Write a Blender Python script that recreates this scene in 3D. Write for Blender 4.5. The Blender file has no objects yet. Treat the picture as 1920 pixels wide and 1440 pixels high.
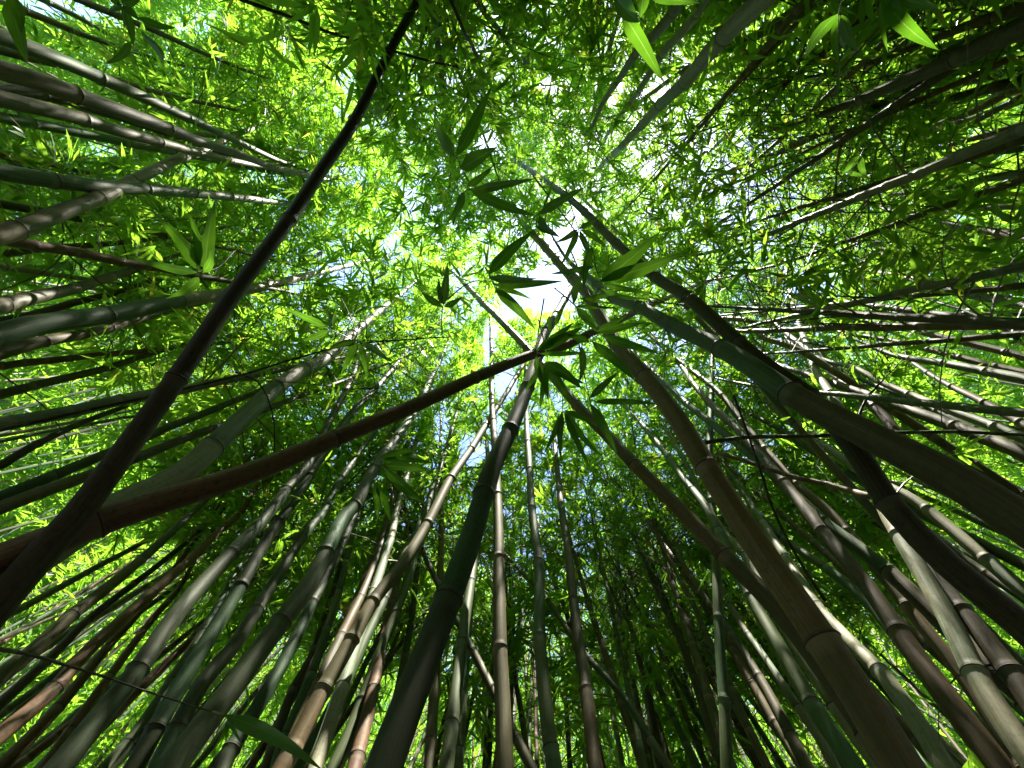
import bpy, math, random
import numpy as np
from mathutils import Vector, Matrix

# ------------------------------------------------------------------ camera, light, exposure
SC = bpy.context.scene
COL = SC.collection
F = 853.0                      # focal length in pixels of the 1920 px wide photograph
EYE = np.array([0.0, 0.0, 1.45])
ZEN = (1003.0, 590.0)          # where vertical culms converge in the picture


def unit(v):
    v = np.asarray(v, float)
    return v / np.linalg.norm(v)


zc = unit([(ZEN[0] - 960) / F, (720 - ZEN[1]) / F, -1.0])
yc = np.array([0.0, -1.0, 0.0]); yc = unit(yc - zc * yc.dot(zc))
xc = np.cross(yc, zc)
ROT = np.array([xc, yc, zc])   # camera space -> world space

cam_data = bpy.data.cameras.new('camera')
cam_data.sensor_width = 36.0
cam_data.lens = F / 1920 * 36.0
cam_data.clip_start = 0.02
cam_data.clip_end = 500
cam = bpy.data.objects.new('camera', cam_data)
COL.objects.link(cam)
M4 = Matrix([list(ROT[i]) + [EYE[i]] for i in range(3)] + [[0, 0, 0, 1]])
cam.matrix_world = M4
SC.camera = cam


def ray(px, py):
    """direction with unit depth along the viewing axis"""
    return ROT @ np.array([(px - 960) / F, (720 - py) / F, -1.0])


def project(P):
    """world points (n,3) -> pixel x, y and depth"""
    c = (np.atleast_2d(P) - EYE) @ ROT
    z = -c[:, 2]
    zz = np.where(np.abs(z) < 1e-6, 1e-6, z)
    return 960 + F * c[:, 0] / zz, 720 - F * c[:, 1] / zz, z


SUN_DIR = unit(ray(1140, 205))
sun_el = math.asin(SUN_DIR[2]); sun_az = math.atan2(SUN_DIR[0], SUN_DIR[1])
world = bpy.data.worlds.new('World'); SC.world = world; world.use_nodes = True
wn = world.node_tree
bg = wn.nodes['Background']
sky = wn.nodes.new('ShaderNodeTexSky')
sky.sky_type = 'NISHITA'; sky.sun_disc = False
sky.sun_elevation = sun_el; sky.sun_rotation = sun_az
sky.air_density = 1.0; sky.dust_density = 0.4; sky.ozone_density = 1.0
wn.links.new(sky.outputs['Color'], bg.inputs['Color'])
bg.inputs['Strength'].default_value = 0.135
sl = bpy.data.lights.new('sun', 'SUN'); sl.energy = 4.6; sl.angle = math.radians(0.53); sl.color = (1.0, 0.94, 0.82)
so = bpy.data.objects.new('sun', sl); COL.objects.link(so)
so.rotation_euler = Vector(-SUN_DIR).to_track_quat('-Z', 'Y').to_euler()
so.location = (0, 0, 30)
vs = SC.view_settings
vs.view_transform = 'Standard'; vs.look = 'None'; vs.gamma = 1.0; vs.use_curve_mapping = False
vs.exposure = 2.42
cy = SC.cycles
cy.max_bounces = 6; cy.diffuse_bounces = 4; cy.glossy_bounces = 2; cy.transmission_bounces = 3; cy.transparent_max_bounces = 4
cy.caustics_reflective = False; cy.caustics_refractive = False
cy.sample_clamp_indirect = 6.0
cy.use_denoising = True
try:
    cy.denoiser = 'OPENIMAGEDENOISE'
except Exception:
    pass


# ------------------------------------------------------------------ materials
class NT:
    def __init__(s, m):
        m.use_nodes = True
        s.t = m.node_tree
        s.t.nodes.clear()
        s.out = s.t.nodes.new('ShaderNodeOutputMaterial')

    def n(s, kind, **kw):
        nd = s.t.nodes.new(kind)
        for k, v in kw.items():
            if k in ('operation', 'blend_type', 'data_type', 'attribute_name', 'noise_dimensions', 'feature', 'attribute_type'):
                setattr(nd, k, v)
            else:
                s.set(nd.inputs[k], v)
        return nd

    def set(s, sock, v):
        if hasattr(v, 'is_output') or isinstance(v, bpy.types.NodeSocket):
            s.t.links.new(v, sock)
        else:
            sock.default_value = v

    def math(s, op, a, b=0.0):
        nd = s.t.nodes.new('ShaderNodeMath'); nd.operation = op
        s.set(nd.inputs[0], a); s.set(nd.inputs[1], b)
        return nd.outputs[0]

    def ramp(s, fac, stops):
        nd = s.t.nodes.new('ShaderNodeValToRGB')
        els = nd.color_ramp.elements
        while len(els) < len(stops):
            els.new(0.5)
        for e, (p, c) in zip(els, stops):
            e.position = p; e.color = (*c, 1) if len(c) == 3 else c
        s.set(nd.inputs[0], fac)
        return nd.outputs[0]

    def mix(s, fac, a, b, mode='MIX'):
        nd = s.t.nodes.new('ShaderNodeMixRGB'); nd.blend_type = mode
        s.set(nd.inputs[0], fac)
        s.set(nd.inputs[1], a if not isinstance(a, tuple) else (*a[:3], 1))
        s.set(nd.inputs[2], b if not isinstance(b, tuple) else (*b[:3], 1))
        return nd.outputs[0]


def culm_material(name, ca, cb, wax, spot, rough=0.58):
    """ca, cb: the two colours its internodes weather between; wax: bloom under a node; spot: lichen and dirt"""
    m = bpy.data.materials.new(name); t = NT(m)
    at = t.n('ShaderNodeAttribute'); at.attribute_name = 'along'      # (cos*.05, sin*.05, metres along the culm)
    nd = t.n('ShaderNodeAttribute'); nd.attribute_name = 'joint'      # x: metres above the joint, y: random of the internode
    sep = t.n('ShaderNodeSeparateXYZ'); t.set(sep.inputs[0], nd.outputs['Vector'])
    oi = t.n('ShaderNodeObjectInfo')
    off = t.n('ShaderNodeCombineXYZ'); t.set(off.inputs[0], t.math('MULTIPLY', oi.outputs['Random'], 37.0)); t.set(off.inputs[2], t.math('MULTIPLY', oi.outputs['Random'], 91.0))
    va = t.n('ShaderNodeVectorMath', operation='ADD'); t.set(va.inputs[0], at.outputs['Vector']); t.set(va.inputs[1], off.outputs[0])
    st = t.n('ShaderNodeVectorMath', operation='MULTIPLY'); t.set(st.inputs[0], va.outputs[0]); st.inputs[1].default_value = (160, 160, 1.6)
    fib = t.n('ShaderNodeTexNoise', Scale=1.0, Detail=5.0, Roughness=0.65); t.set(fib.inputs['Vector'], st.outputs[0])
    s2 = t.n('ShaderNodeVectorMath', operation='MULTIPLY'); t.set(s2.inputs[0], va.outputs[0]); s2.inputs[1].default_value = (22, 22, 3.2)
    pat = t.n('ShaderNodeTexNoise', Scale=1.0, Detail=4.0, Roughness=0.6); t.set(pat.inputs['Vector'], s2.outputs[0])
    sp = t.n('ShaderNodeTexNoise', Scale=42.0, Detail=6.0, Roughness=0.7); t.set(sp.inputs['Vector'], va.outputs[0])
    k = t.math('ADD', t.math('MULTIPLY', pat.outputs[0], 0.9), t.math('MULTIPLY', sep.outputs[1], 0.8))
    k = t.math('ADD', k, t.math('MULTIPLY', fib.outputs[0], 0.35))
    base = t.mix(t.ramp(k, [(0.78, (0, 0, 0)), (1.22, (1, 1, 1))]), ca, cb)
    base = t.mix(t.ramp(fib.outputs[0], [(0.30, (0.55, 0.55, 0.55)), (0.5, (0, 0, 0))]), base, (0.30, 0.30, 0.28), 'MULTIPLY')
    base = t.mix(t.ramp(fib.outputs[0], [(0.56, (0, 0, 0)), (0.72, (0.5, 0.5, 0.5))]), base, wax)
    base = t.mix(t.ramp(sp.outputs[0], [(0.50, (0, 0, 0)), (0.68, (0.8, 0.8, 0.8))]), base, spot)
    # bloom just below each joint, dark scar on the joint itself
    h = sep.outputs[0]
    bloom = t.ramp(t.math('ADD', sep.outputs[2], t.math('MULTIPLY', t.math('SUBTRACT', pat.outputs[0], 0.5), 0.06)), [(0.004, (0.7, 0.7, 0.7)), (0.016, (0.55, 0.55, 0.55)), (0.070, (0, 0, 0))])
    base = t.mix(bloom, base, wax)
    above = t.ramp(h, [(0.0, (0.7, 0.7, 0.7)), (0.10, (0, 0, 0))])
    base = t.mix(above, base, (0.45, 0.42, 0.38), 'MULTIPLY')
    hsv = t.n('ShaderNodeHueSaturation', Color=base)
    t.set(hsv.inputs['Value'], t.math('ADD', t.math('MULTIPLY', oi.outputs['Random'], 0.45), 0.54))
    b = t.n('ShaderNodeBsdfPrincipled')
    t.set(b.inputs['Base Color'], hsv.outputs[0])
    t.set(b.inputs['Roughness'], t.math('ADD', t.math('MULTIPLY', pat.outputs[0], 0.3), rough - 0.15))
    b.inputs['Specular IOR Level'].default_value = 0.22
    bump = t.n('ShaderNodeBump', Strength=0.5, Distance=0.003, Height=fib.outputs[0])
    t.set(b.inputs['Normal'], bump.outputs[0])
    t.set(t.out.inputs['Surface'], b.outputs[0])
    return m


def simple_material(name, c1, c2, scale=30, rough=0.6):
    m = bpy.data.materials.new(name); t = NT(m)
    tc = t.n('ShaderNodeTexCoord')
    no = t.n('ShaderNodeTexNoise', Scale=float(scale), Detail=5.0, Roughness=0.65); t.set(no.inputs['Vector'], tc.outputs['Object'])
    col = t.mix(t.ramp(no.outputs[0], [(0.35, (0, 0, 0)), (0.65, (1, 1, 1))]), c1, c2)
    b = t.n('ShaderNodeBsdfPrincipled', Roughness=rough); t.set(b.inputs['Base Color'], col)
    bump = t.n('ShaderNodeBump', Strength=0.3, Distance=0.003, Height=no.outputs[0]); t.set(b.inputs['Normal'], bump.outputs[0])
    t.set(t.out.inputs['Surface'], b.outputs[0])
    return m


def leaf_material(name, dark, light, trans, old, vein=False):
    m = bpy.data.materials.new(name); t = NT(m)
    at = t.n('ShaderNodeAttribute'); at.attribute_name = 'tint'       # x random of the leaf, y across, z along
    sep = t.n('ShaderNodeSeparateXYZ'); t.set(sep.inputs[0], at.outputs['Vector'])
    rnd = sep.outputs[0]
    col = t.mix(rnd, dark, light)
    tr = t.mix(t.ramp(rnd, [(0.0, (0, 0, 0)), (0.93, (0.10, 0.10, 0.10)), (0.975, (0.8, 0.8, 0.8))]), trans, old)
    oldf = t.ramp(rnd, [(0.93, (0, 0, 0)), (0.98, (1, 1, 1))])
    col = t.mix(oldf, col, (0.20, 0.17, 0.05))
    if vein:
        a = t.math('ABSOLUTE', t.math('SUBTRACT', sep.outputs[1], 0.5))
        rib = t.ramp(a, [(0.0, (1, 1, 1)), (0.05, (0, 0, 0))])
        line = t.math('SINE', t.math('MULTIPLY', sep.outputs[1], 75.0))
        lm = t.math('ADD', t.math('MULTIPLY', line, 0.10), 0.9)
        cc = t.n('ShaderNodeCombineXYZ'); t.set(cc.inputs[0], lm); t.set(cc.inputs[1], lm); t.set(cc.inputs[2], lm)
        tr = t.mix(1.0, tr, cc.outputs[0], 'MULTIPLY')
        tr = t.mix(t.math('MULTIPLY', rib, 0.35), tr, (0.5, 0.62, 0.2))
        tc = t.n('ShaderNodeTexCoord')
        bl = t.n('ShaderNodeTexNoise', Scale=25.0, Detail=4.0); t.set(bl.inputs['Vector'], tc.outputs['Object'])
        tip = t.ramp(t.math('ADD', sep.outputs[2], t.math('MULTIPLY', bl.outputs[0], 0.3)), [(1.06, (0, 0, 0)), (1.18, (1, 1, 1))])
        tr = t.mix(tip, tr, (0.35, 0.22, 0.05)); col = t.mix(tip, col, (0.2, 0.13, 0.05))
    b = t.n('ShaderNodeBsdfPrincipled', Roughness=0.38); t.set(b.inputs['Base Color'], col)
    b.inputs['Specular IOR Level'].default_value = 0.45
    tl = t.n('ShaderNodeBsdfTranslucent'); t.set(tl.inputs['Color'], tr)
    mx = t.n('ShaderNodeMixShader'); t.set(mx.inputs[0], 0.6)
    t.set(mx.inputs[1], b.outputs[0]); t.set(mx.inputs[2], tl.outputs[0])
    t.set(t.out.inputs['Surface'], mx.outputs[0])
    return m


MC = {
    'G': culm_material('green_culm', (0.066, 0.145, 0.048), (0.12, 0.16, 0.062), (0.26, 0.34, 0.24), (0.10, 0.10, 0.06)),
    'O': culm_material('olive_culm', (0.062, 0.100, 0.038), (0.13, 0.115, 0.055), (0.20, 0.20, 0.14), (0.06, 0.055, 0.04)),
    'B': culm_material('brown_culm', (0.20, 0.140, 0.072), (0.12, 0.110, 0.050), (0.36, 0.30, 0.21), (0.10, 0.075, 0.05)),
    'R': culm_material('reddish_brown_culm', (0.145, 0.080, 0.044), (0.20, 0.120, 0.062), (0.34, 0.28, 0.20), (0.06, 0.04, 0.03)),
    'W': culm_material('waxy_grey_culm', (0.20, 0.26, 0.16), (0.31, 0.30, 0.19), (0.46, 0.48, 0.40), (0.16, 0.15, 0.11)),
    'D': culm_material('dark_culm', (0.060, 0.048, 0.030), (0.085, 0.072, 0.040), (0.20, 0.19, 0.15), (0.03, 0.025, 0.02)),
}
MC['K'] = culm_material('dark_green_culm', (0.050, 0.120, 0.044), (0.060, 0.080, 0.036), (0.13, 0.17, 0.11), (0.04, 0.045, 0.03))
MC['M'] = culm_material('green_and_brown_culm', (0.058, 0.130, 0.048), (0.095, 0.078, 0.040), (0.22, 0.27, 0.18), (0.06, 0.05, 0.035))
MC['N'] = culm_material('green_and_tan_culm', (0.058, 0.130, 0.048), (0.28, 0.22, 0.13), (0.26, 0.30, 0.22), (0.10, 0.08, 0.05))
M_RING = simple_material('joint_scar', (0.022, 0.015, 0.010), (0.08, 0.055, 0.04), 60, 0.8)
M_TWIG = simple_material('twig_bark', (0.08, 0.075, 0.035), (0.14, 0.12, 0.06), 40, 0.6)
M_DTWIG = simple_material('dark_twig_bark', (0.030, 0.024, 0.018), (0.07, 0.055, 0.04), 40, 0.6)
M_LEAF = leaf_material('bamboo_leaf', (0.016, 0.085, 0.014), (0.045, 0.130, 0.018), (0.30, 0.61, 0.038), (0.65, 0.55, 0.08))
M_BIG = leaf_material('broad_bamboo_leaf', (0.020, 0.080, 0.014), (0.040, 0.110, 0.018), (0.11, 0.30, 0.012), (0.25, 0.38, 0.03), True)


def mesh_obj(name, verts, faces_list, mats, parent=None, attrs=None, mat_idx=None, smooth=True, loc=None):
    """verts (n,3); faces_list: list of (m,k) int arrays of equal k each"""
    me = bpy.data.meshes.new(name)
    verts = np.asarray(verts, np.float32)
    me.vertices.add(len(verts)); me.vertices.foreach_set('co', verts.ravel())
    loops = np.concatenate([f.ravel() for f in faces_list]).astype(np.int32)
    sizes = np.concatenate([np.full(len(f), f.shape[1]) for f in faces_list]).astype(np.int32)
    starts = np.concatenate([[0], np.cumsum(sizes)[:-1]]).astype(np.int32)
    me.loops.add(len(loops)); me.loops.foreach_set('vertex_index', loops)
    me.polygons.add(len(sizes)); me.polygons.foreach_set('loop_start', starts)
    try:
        me.polygons.foreach_set('loop_total', sizes)
    except Exception:
        pass
    if mat_idx is not None:
        me.polygons.foreach_set('material_index', np.asarray(mat_idx, np.int32))
    me.polygons.foreach_set('use_smooth', np.full(len(sizes), smooth))
    for k, v in (attrs or {}).items():
        a = me.attributes.new(k, 'FLOAT_VECTOR', 'POINT')
        a.data.foreach_set('vector', np.asarray(v, np.float32).ravel())
    for m in mats:
        me.materials.append(m)
    me.update(calc_edges=True)
    o = bpy.data.objects.new(name, me); COL.objects.link(o)
    if parent is not None:
        o.parent = parent
    if loc is not None:
        o.location = loc
    return o


def tag(o, label=None, cat=None, group=None, kind=None):
    if label: o['label'] = label
    if cat: o['category'] = cat
    if group: o['group'] = group
    if kind: o['kind'] = kind
    return o


def frames(P):
    T = np.gradient(P, axis=0); T /= np.linalg.norm(T, axis=1)[:, None] + 1e-12
    ref = np.array([1.0, 0.13, 0.07])
    N = ref - T * (T @ ref)[:, None]; N /= np.linalg.norm(N, axis=1)[:, None] + 1e-12
    B = np.cross(T, N)
    return T, N, B


def tube(P, R, seg):
    """vertex array and quads of an open tube with end caps left to a fan"""
    P = np.asarray(P, float); R = np.asarray(R, float)
    T, N, B = frames(P)
    a = np.arange(seg) * 2 * math.pi / seg
    V = P[:, None, :] + R[:, None, None] * (np.cos(a)[None, :, None] * N[:, None, :] + np.sin(a)[None, :, None] * B[:, None, :])
    n = len(P)
    i = np.arange(n - 1)[:, None] * seg; j = np.arange(seg)[None, :]; j2 = (j + 1) % seg
    Q = np.stack([i + j, i + j2, i + seg + j2, i + seg + j], -1).reshape(-1, 4)
    return V.reshape(-1, 3), Q, a


def interp_path(P, s_old, s_new):
    return np.stack([np.interp(s_new, s_old, P[:, k]) for k in range(3)], 1)


def smooth_path(P, n=60):
    """Catmull-Rom through the given points, resampled evenly"""
    P = np.asarray(P, float)
    if len(P) == 2:
        s = np.linspace(0, 1, n)[:, None]
        return P[0] * (1 - s) + P[1] * s
    Q = np.vstack([2 * P[0] - P[1], P, 2 * P[-1] - P[-2]])
    out = []
    for i in range(1, len(Q) - 2):
        for u in np.linspace(0, 1, 14, endpoint=False):
            p0, p1, p2, p3 = Q[i - 1], Q[i], Q[i + 1], Q[i + 2]
            out.append(0.5 * ((2 * p1) + (-p0 + p2) * u + (2 * p0 - 5 * p1 + 4 * p2 - p3) * u * u + (-p0 + 3 * p1 - 3 * p2 + p3) * u ** 3))
    out.append(P[-1]); out = np.array(out)
    s = np.concatenate([[0], np.cumsum(np.linalg.norm(np.diff(out, axis=0), axis=1))])
    return interp_path(out, s, np.linspace(0, s[-1], n))


# ------------------------------------------------------------------ leaves
def leaf_quads(base, d, nrm, L, Wd, rnd, droop, rng, rich=True):
    """lanceolate leaves: base (n,3), direction d, face normal nrm, length L, width Wd"""
    n = len(base)
    s = np.cross(d, nrm); s /= np.linalg.norm(s, axis=1)[:, None] + 1e-9
    up = np.cross(s, d)
    if rich:
        ts = np.array([0.0, 0.22, 0.22, 0.60, 0.60, 1.0]); side = np.array([0, -1, 1, -1, 1, 0.]); wd = np.array([0, .95, .95, .80, .80, 0])
        lift = np.array([0, .16, .16, .14, .14, 0])
    else:
        ts = np.array([0.0, 0.40, 0.40, 1.0]); side = np.array([0, -1, 1, 0.]); wd = np.array([0, 1., 1., 0]); lift = np.array([0, 0, 0, 0.])
    V = base[:, None, :] + d[:, None, :] * (ts[None, :] * L[:, None])[:, :, None]
    V = V + s[:, None, :] * (side * wd)[None, :, None] * (Wd * 0.5)[:, None, None]
    V = V + up[:, None, :] * (lift[None, :] * Wd[:, None])[:, :, None]
    V[:, :, 2] -= (ts ** 2)[None, :] * (droop * L)[:, None]
    k = V.shape[1]
    att = np.zeros((n, k, 3)); att[:, :, 0] = rnd[:, None]; att[:, :, 1] = (side * 0.5 + 0.5)[None, :]; att[:, :, 2] = ts[None, :]
    o = (np.arange(n) * k)[:, None]
    if rich:
        tri = np.concatenate([o + np.array([0, 1, 2])[None], o + np.array([3, 5, 4])[None]])
        quad = o + np.array([1, 3, 4, 2])[None]
        return V.reshape(-1, 3), att.reshape(-1, 3), [tri, quad]
    return V.reshape(-1, 3), att.reshape(-1, 3), [o + np.array([0, 1, 3, 2])[None]]


def randunit(rng, n):
    v = rng.normal(size=(n, 3)); return v / np.linalg.norm(v, axis=1)[:, None]


# openings of the canopy towards the sky: (x, y, rx, ry, share of leaves missing)
GAPS = [(1035, 540, 50, 44, 1.0), (1062, 455, 44, 32, .97), (948, 720, 22, 36, .97), (120, 18, 80, 22, .96), (75, 0, 60, 20, .95), (215, 35, 60, 26, .8),
        (360, 45, 60, 34, .75), (1214, 318, 18, 18, .85), (828, 800, 14, 44, .8), (885, 845, 26, 34, .85), (915, 262, 22, 26, .7), (640, 330, 46, 24, .55),
        (200, 285, 44, 16, .8), (560, 545, 22, 26, .6), (655, 520, 44, 26, .6), (735, 470, 26, 26, .6), (905, 90, 26, 22, .7), (1040, 160, 34, 16, .6), (860, 555, 30, 60, .5),
        (960, 560, 26, 40, .6), (920, 640, 16, 40, .7), (925, 810, 18, 60, .6), (1230, 640, 60, 26, .6), (1330, 700, 40, 30, .5), (1090, 400, 30, 30, .6), (20, 405, 26, 16, .7),
        (1790, 240, 50, 14, .6), (1880, 490, 30, 16, .6), (500, 330, 50, 14, .6), (905, 1060, 14, 22, .6), (975, 1045, 16, 22, .6), (835, 1250, 12, 34, .6), (1050, 1220, 30, 16, .5),
        (150, 1170, 40, 26, .5), (270, 1060, 30, 22, .5), (160, 950, 50, 20, .5), (1620, 30, 40, 26, .3), (1500, 70, 50, 26, .4), (1420, 40, 34, 26, .5)]


def keep_mask(C, rng, nearest):
    x, y, z = project(C)
    keep = ~((z > -0.5) & (np.linalg.norm(C - EYE, axis=1) < nearest))
    for gx, gy, rx, ry, a in GAPS:
        q = ((x - gx) / rx) ** 2 + ((y - gy) / ry) ** 2
        a2 = a * np.clip((1.35 - q) / 0.6, 0, 1)
        keep &= ~((z > 0) & (rng.random(len(x)) < a2))
    S0 = np.array([q[0] for q in SHAFTS]); SR = np.array([q[1] for q in SHAFTS])
    e1 = unit(np.cross(SUN_DIR, [0, 0, 1.])); e2 = np.cross(SUN_DIR, e1)
    for a_ in range(0, len(C), 20000):
        Cc = C[a_:a_ + 20000]
        du = (Cc @ e1)[:, None] - (S0 @ e1)[None]; dv = (Cc @ e2)[:, None] - (S0 @ e2)[None]
        hit = ((Cc @ SUN_DIR)[:, None] > (S0 @ SUN_DIR)[None]) & (du * du + dv * dv < SR[None] ** 2)
        keep[a_:a_ + 20000] &= ~hit.any(axis=1)
    ins = (z > .3) & (x >= 0) & (x < 1920) & (y >= 0) & (y < 1440)
    cz = np.where(ins, CLEAR[np.clip(y // 10, 0, 143).astype(int), np.clip(x // 10, 0, 191).astype(int)], 0)
    keep &= ~((z < cz - .15) & (rng.random(len(x)) < .93))
    return keep


SHAFTS = []                      # where the sun finds its way down between the crowns
CLEAR = np.zeros((144, 192))     # depth of the bare culms: no foliage grows across them
LAI = np.zeros((36, 48))
yy, xx = np.mgrid[0:36, 0:48] * 40 + 20
TARGET = np.full((36, 48), 3.25) + .1 * np.clip((yy - 850) / 300., 0, 1) + .25 * np.sin(xx / 130.) * np.cos(yy / 90. + 1)
for bx, by, bsx, bsy, ba in [(1250, 262, 220, 100, -1.2), (60, 1150, 300, 350, 1.2), (60, 900, 300, 300, 1.8), (850, 60, 220, 120, .1), (1850, 1000, 250, 300, 1.5), (1750, 1350, 250, 150, .6), (760, 560, 150, 150, .6), (1800, 130, 180, 150, .2), (1480, 340, 260, 130, -1.6), (1070, 110, 130, 110, .8), (1000, 560, 120, 90, -.2), (350, 250, 350, 250, .5), (800, 250, 250, 200, .5),
                             (1650, 620, 240, 80, -1.0), (1150, 1100, 300, 220, -1.4), (150, 700, 200, 90, .4), (200, 1250, 300, 150, .3)]:
    TARGET += ba * np.exp(-((xx - bx) / bsx) ** 2 - ((yy - by) / bsy) ** 2)


def thin(C, area, rng, factor):
    """how much foliage a branch still gets light for: leaves are shed where the canopy is already full"""
    x, y, z = project(C)
    vis = (z > .5) & (x > 0) & (x < 1920) & (y > 0) & (y < 1440)
    keep = rng.random(len(x)) < .85
    cx = np.clip(x // 40, 0, 47).astype(int); cyy = np.clip(y // 40, 0, 35).astype(int)
    ap = area * .33 * (F / np.maximum(z, .5)) ** 2 / 1600.0
    part = rng.integers(0, 5, len(x))
    for q in range(5):
        m = vis & (part == q)
        p = np.clip((TARGET[cyy, cx] * factor - LAI[cyy, cx]) / .6, 0, 1)
        k_ = m & (rng.random(len(x)) < p)
        keep[m] = k_[m]
        np.add.at(LAI, (cyy[k_], cx[k_]), ap[k_])
    return keep


def crown(parent, path, rad, s0, rng, mats, dens=1.0, spread=1.0, leafL=0.21, nearest=3.0, rich=True, name='crown', factor=1.0):
    """branches, twigs and leaves of one bamboo as its crown; path from s0 (metres along) to the tip"""
    s = np.concatenate([[0], np.cumsum(np.linalg.norm(np.diff(path, axis=0), axis=1))])
    top = s[-1]
    nodes = np.arange(s0, top, 0.21)
    VV, AA, FF, MI = [], [], [], []
    base_i = 0

    def put(V, A, Fs, mi):
        nonlocal base_i
        VV.append(V); AA.append(A)
        for f in Fs:
            FF.append((f + base_i)); MI.append(np.full(len(f), mi))
        base_i += len(V)
    tips, dirs = [], []
    az = rng.random() * 6.28
    for sn in nodes:
        p = interp_path(path, s, np.array([sn]))[0]
        t = (sn - s0) / max(top - s0, 0.1)
        az += 2.4 + rng.normal() * .4
        for b in range(2 if rng.random() < 0.8 * dens else 1):
            a = az + (0.9 if b else 0) + rng.normal() * .3
            Lb = spread * (0.55 + 0.9 * math.sin(math.pi * min(1, 0.18 + 0.75 * t))) * rng.uniform(.7, 1.25)
            el = math.radians(rng.uniform(25, 60))
            d = np.array([math.cos(a) * math.cos(el), math.sin(a) * math.cos(el), math.sin(el)])
            u = np.linspace(0, 1, 6)[:, None]
            bp = p + d * u * Lb + np.array([0, 0, -0.55]) * (u ** 2) * Lb * rng.uniform(.6, 1.3)
            V, Q, _ = tube(bp, np.linspace(0.0065, 0.0018, 6), 3)
            if not keep_mask(bp[3:4], rng, nearest)[0]: continue
            put(V, np.zeros_like(V), [Q], 1)
            nt = max(3, int(Lb * 16 * dens))
            us = rng.uniform(0.15, 1.0, nt); us[0] = 1.0
            q = interp_path(bp, np.linspace(0, 1, 6), us)
            td = d * 0.55 + randunit(rng, nt) * 0.85 + np.array([0, 0, -0.15])
            td /= np.linalg.norm(td, axis=1)[:, None]
            tl = rng.uniform(.10, .34, nt)
            kk = keep_mask(q + td * tl[:, None] * .7, rng, nearest)
            if not kk.any(): continue
            q, td, tl = q[kk], td[kk], tl[kk]; nt = len(q)
            tips.append(q + td * tl[:, None]); dirs.append(td)
            # twig slivers: one thin triangle pair each
            sd = np.cross(td, [0.3, 0.2, 0.9]); sd /= np.linalg.norm(sd, axis=1)[:, None] + 1e-9
            w = 0.0016
            Vt = np.stack([q + sd * w, q - sd * w, q + td * tl[:, None] + np.cross(td, sd) * w], 1).reshape(-1, 3)
            Ft = (np.arange(nt) * 3)[:, None] + np.array([0, 1, 2])[None]
            put(Vt, np.zeros_like(Vt), [Ft], 1)
    if not tips: tips, dirs = [path[-1:]], [np.array([[0, 0, 1.0]])]
    T = np.concatenate(tips); D = np.concatenate(dirs)
    k = 8
    n = len(T)
    nrm = np.array([0, 0, 1.0]) + randunit(rng, n) * 0.75
    nrm -= D * np.sum(nrm * D, axis=1)[:, None]; nrm /= np.linalg.norm(nrm, axis=1)[:, None] + 1e-9
    S = np.cross(nrm, D)
    ang = (np.linspace(-1.25, 1.25, k)[None, :] + rng.normal(size=(n, k)) * .16)
    d = np.cos(ang)[:, :, None] * D[:, None, :] + np.sin(ang)[:, :, None] * S[:, None, :]
    d[:, :, 2] -= rng.uniform(0.05, .55, (n, k))
    d = d.reshape(-1, 3); d /= np.linalg.norm(d, axis=1)[:, None]
    nn = np.repeat(nrm, k, 0) + randunit(rng, n * k) * .22
    base = (T[:, None, :] - D[:, None, :] * rng.uniform(0, .06, (n, k))[:, :, None]).reshape(-1, 3)
    L = leafL * rng.uniform(.5, 1.2, n * k); Wd = L * rng.uniform(.11, .155, n * k)
    drop = rng.uniform(.02, .22, n * k)
    clump = np.repeat(rng.random(n), k)
    rnd = np.clip(clump * .7 + rng.random(n * k) * .3, 0, 1)
    rnd = np.where(rng.random(n * k) < .05, rng.uniform(.94, 1, n * k), rnd * .93)
    km = keep_mask(base + d * L[:, None] * .5, rng, nearest)
    km[km] = thin((base + d * L[:, None] * .5)[km], (L * Wd)[km], rng, factor)
    V, A, Fs = leaf_quads(base[km], d[km], nn[km], L[km], Wd[km], rnd[km], drop[km], rng, rich)
    put(V, A, Fs, 0)
    org = path[0]
    o = mesh_obj(name, np.concatenate(VV) - org, FF, mats, parent, {'tint': np.concatenate(AA)}, np.concatenate(MI), smooth=False)
    return o, int(km.sum())


# ------------------------------------------------------------------ culms
def node_positions(total, marked, rng, spacing):
    marked = sorted(marked)
    out = list(marked)
    if len(marked) >= 2:
        dd = np.diff(marked); spacing = float(np.clip(np.median(dd), .15, .7))
        for a, b in zip(marked[:-1], marked[1:]):
            m = int(round((b - a) / spacing)) - 1
            for i in range(m):
                out.append(a + (b - a) * (i + 1) / (m + 1))
    lo, hi = (marked[0], marked[-1]) if marked else (None, None)
    if lo is None:
        lo = hi = rng.random() * spacing; out.append(lo)
    p, sp = lo, (min(marked[1] - marked[0], .8) * 1.04 if len(marked) >= 2 else spacing)
    while p - sp > 0.04:
        p -= sp * rng.uniform(.93, 1.05); sp = max(sp * .97, .12)
        if p > 0.04: out.append(p)
    p, sp = hi, spacing
    while p + sp < total:
        p += sp * rng.uniform(.95, 1.05); sp = max(sp * .97, .16)
        if p < total: out.append(p)
    return sorted(out)


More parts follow.
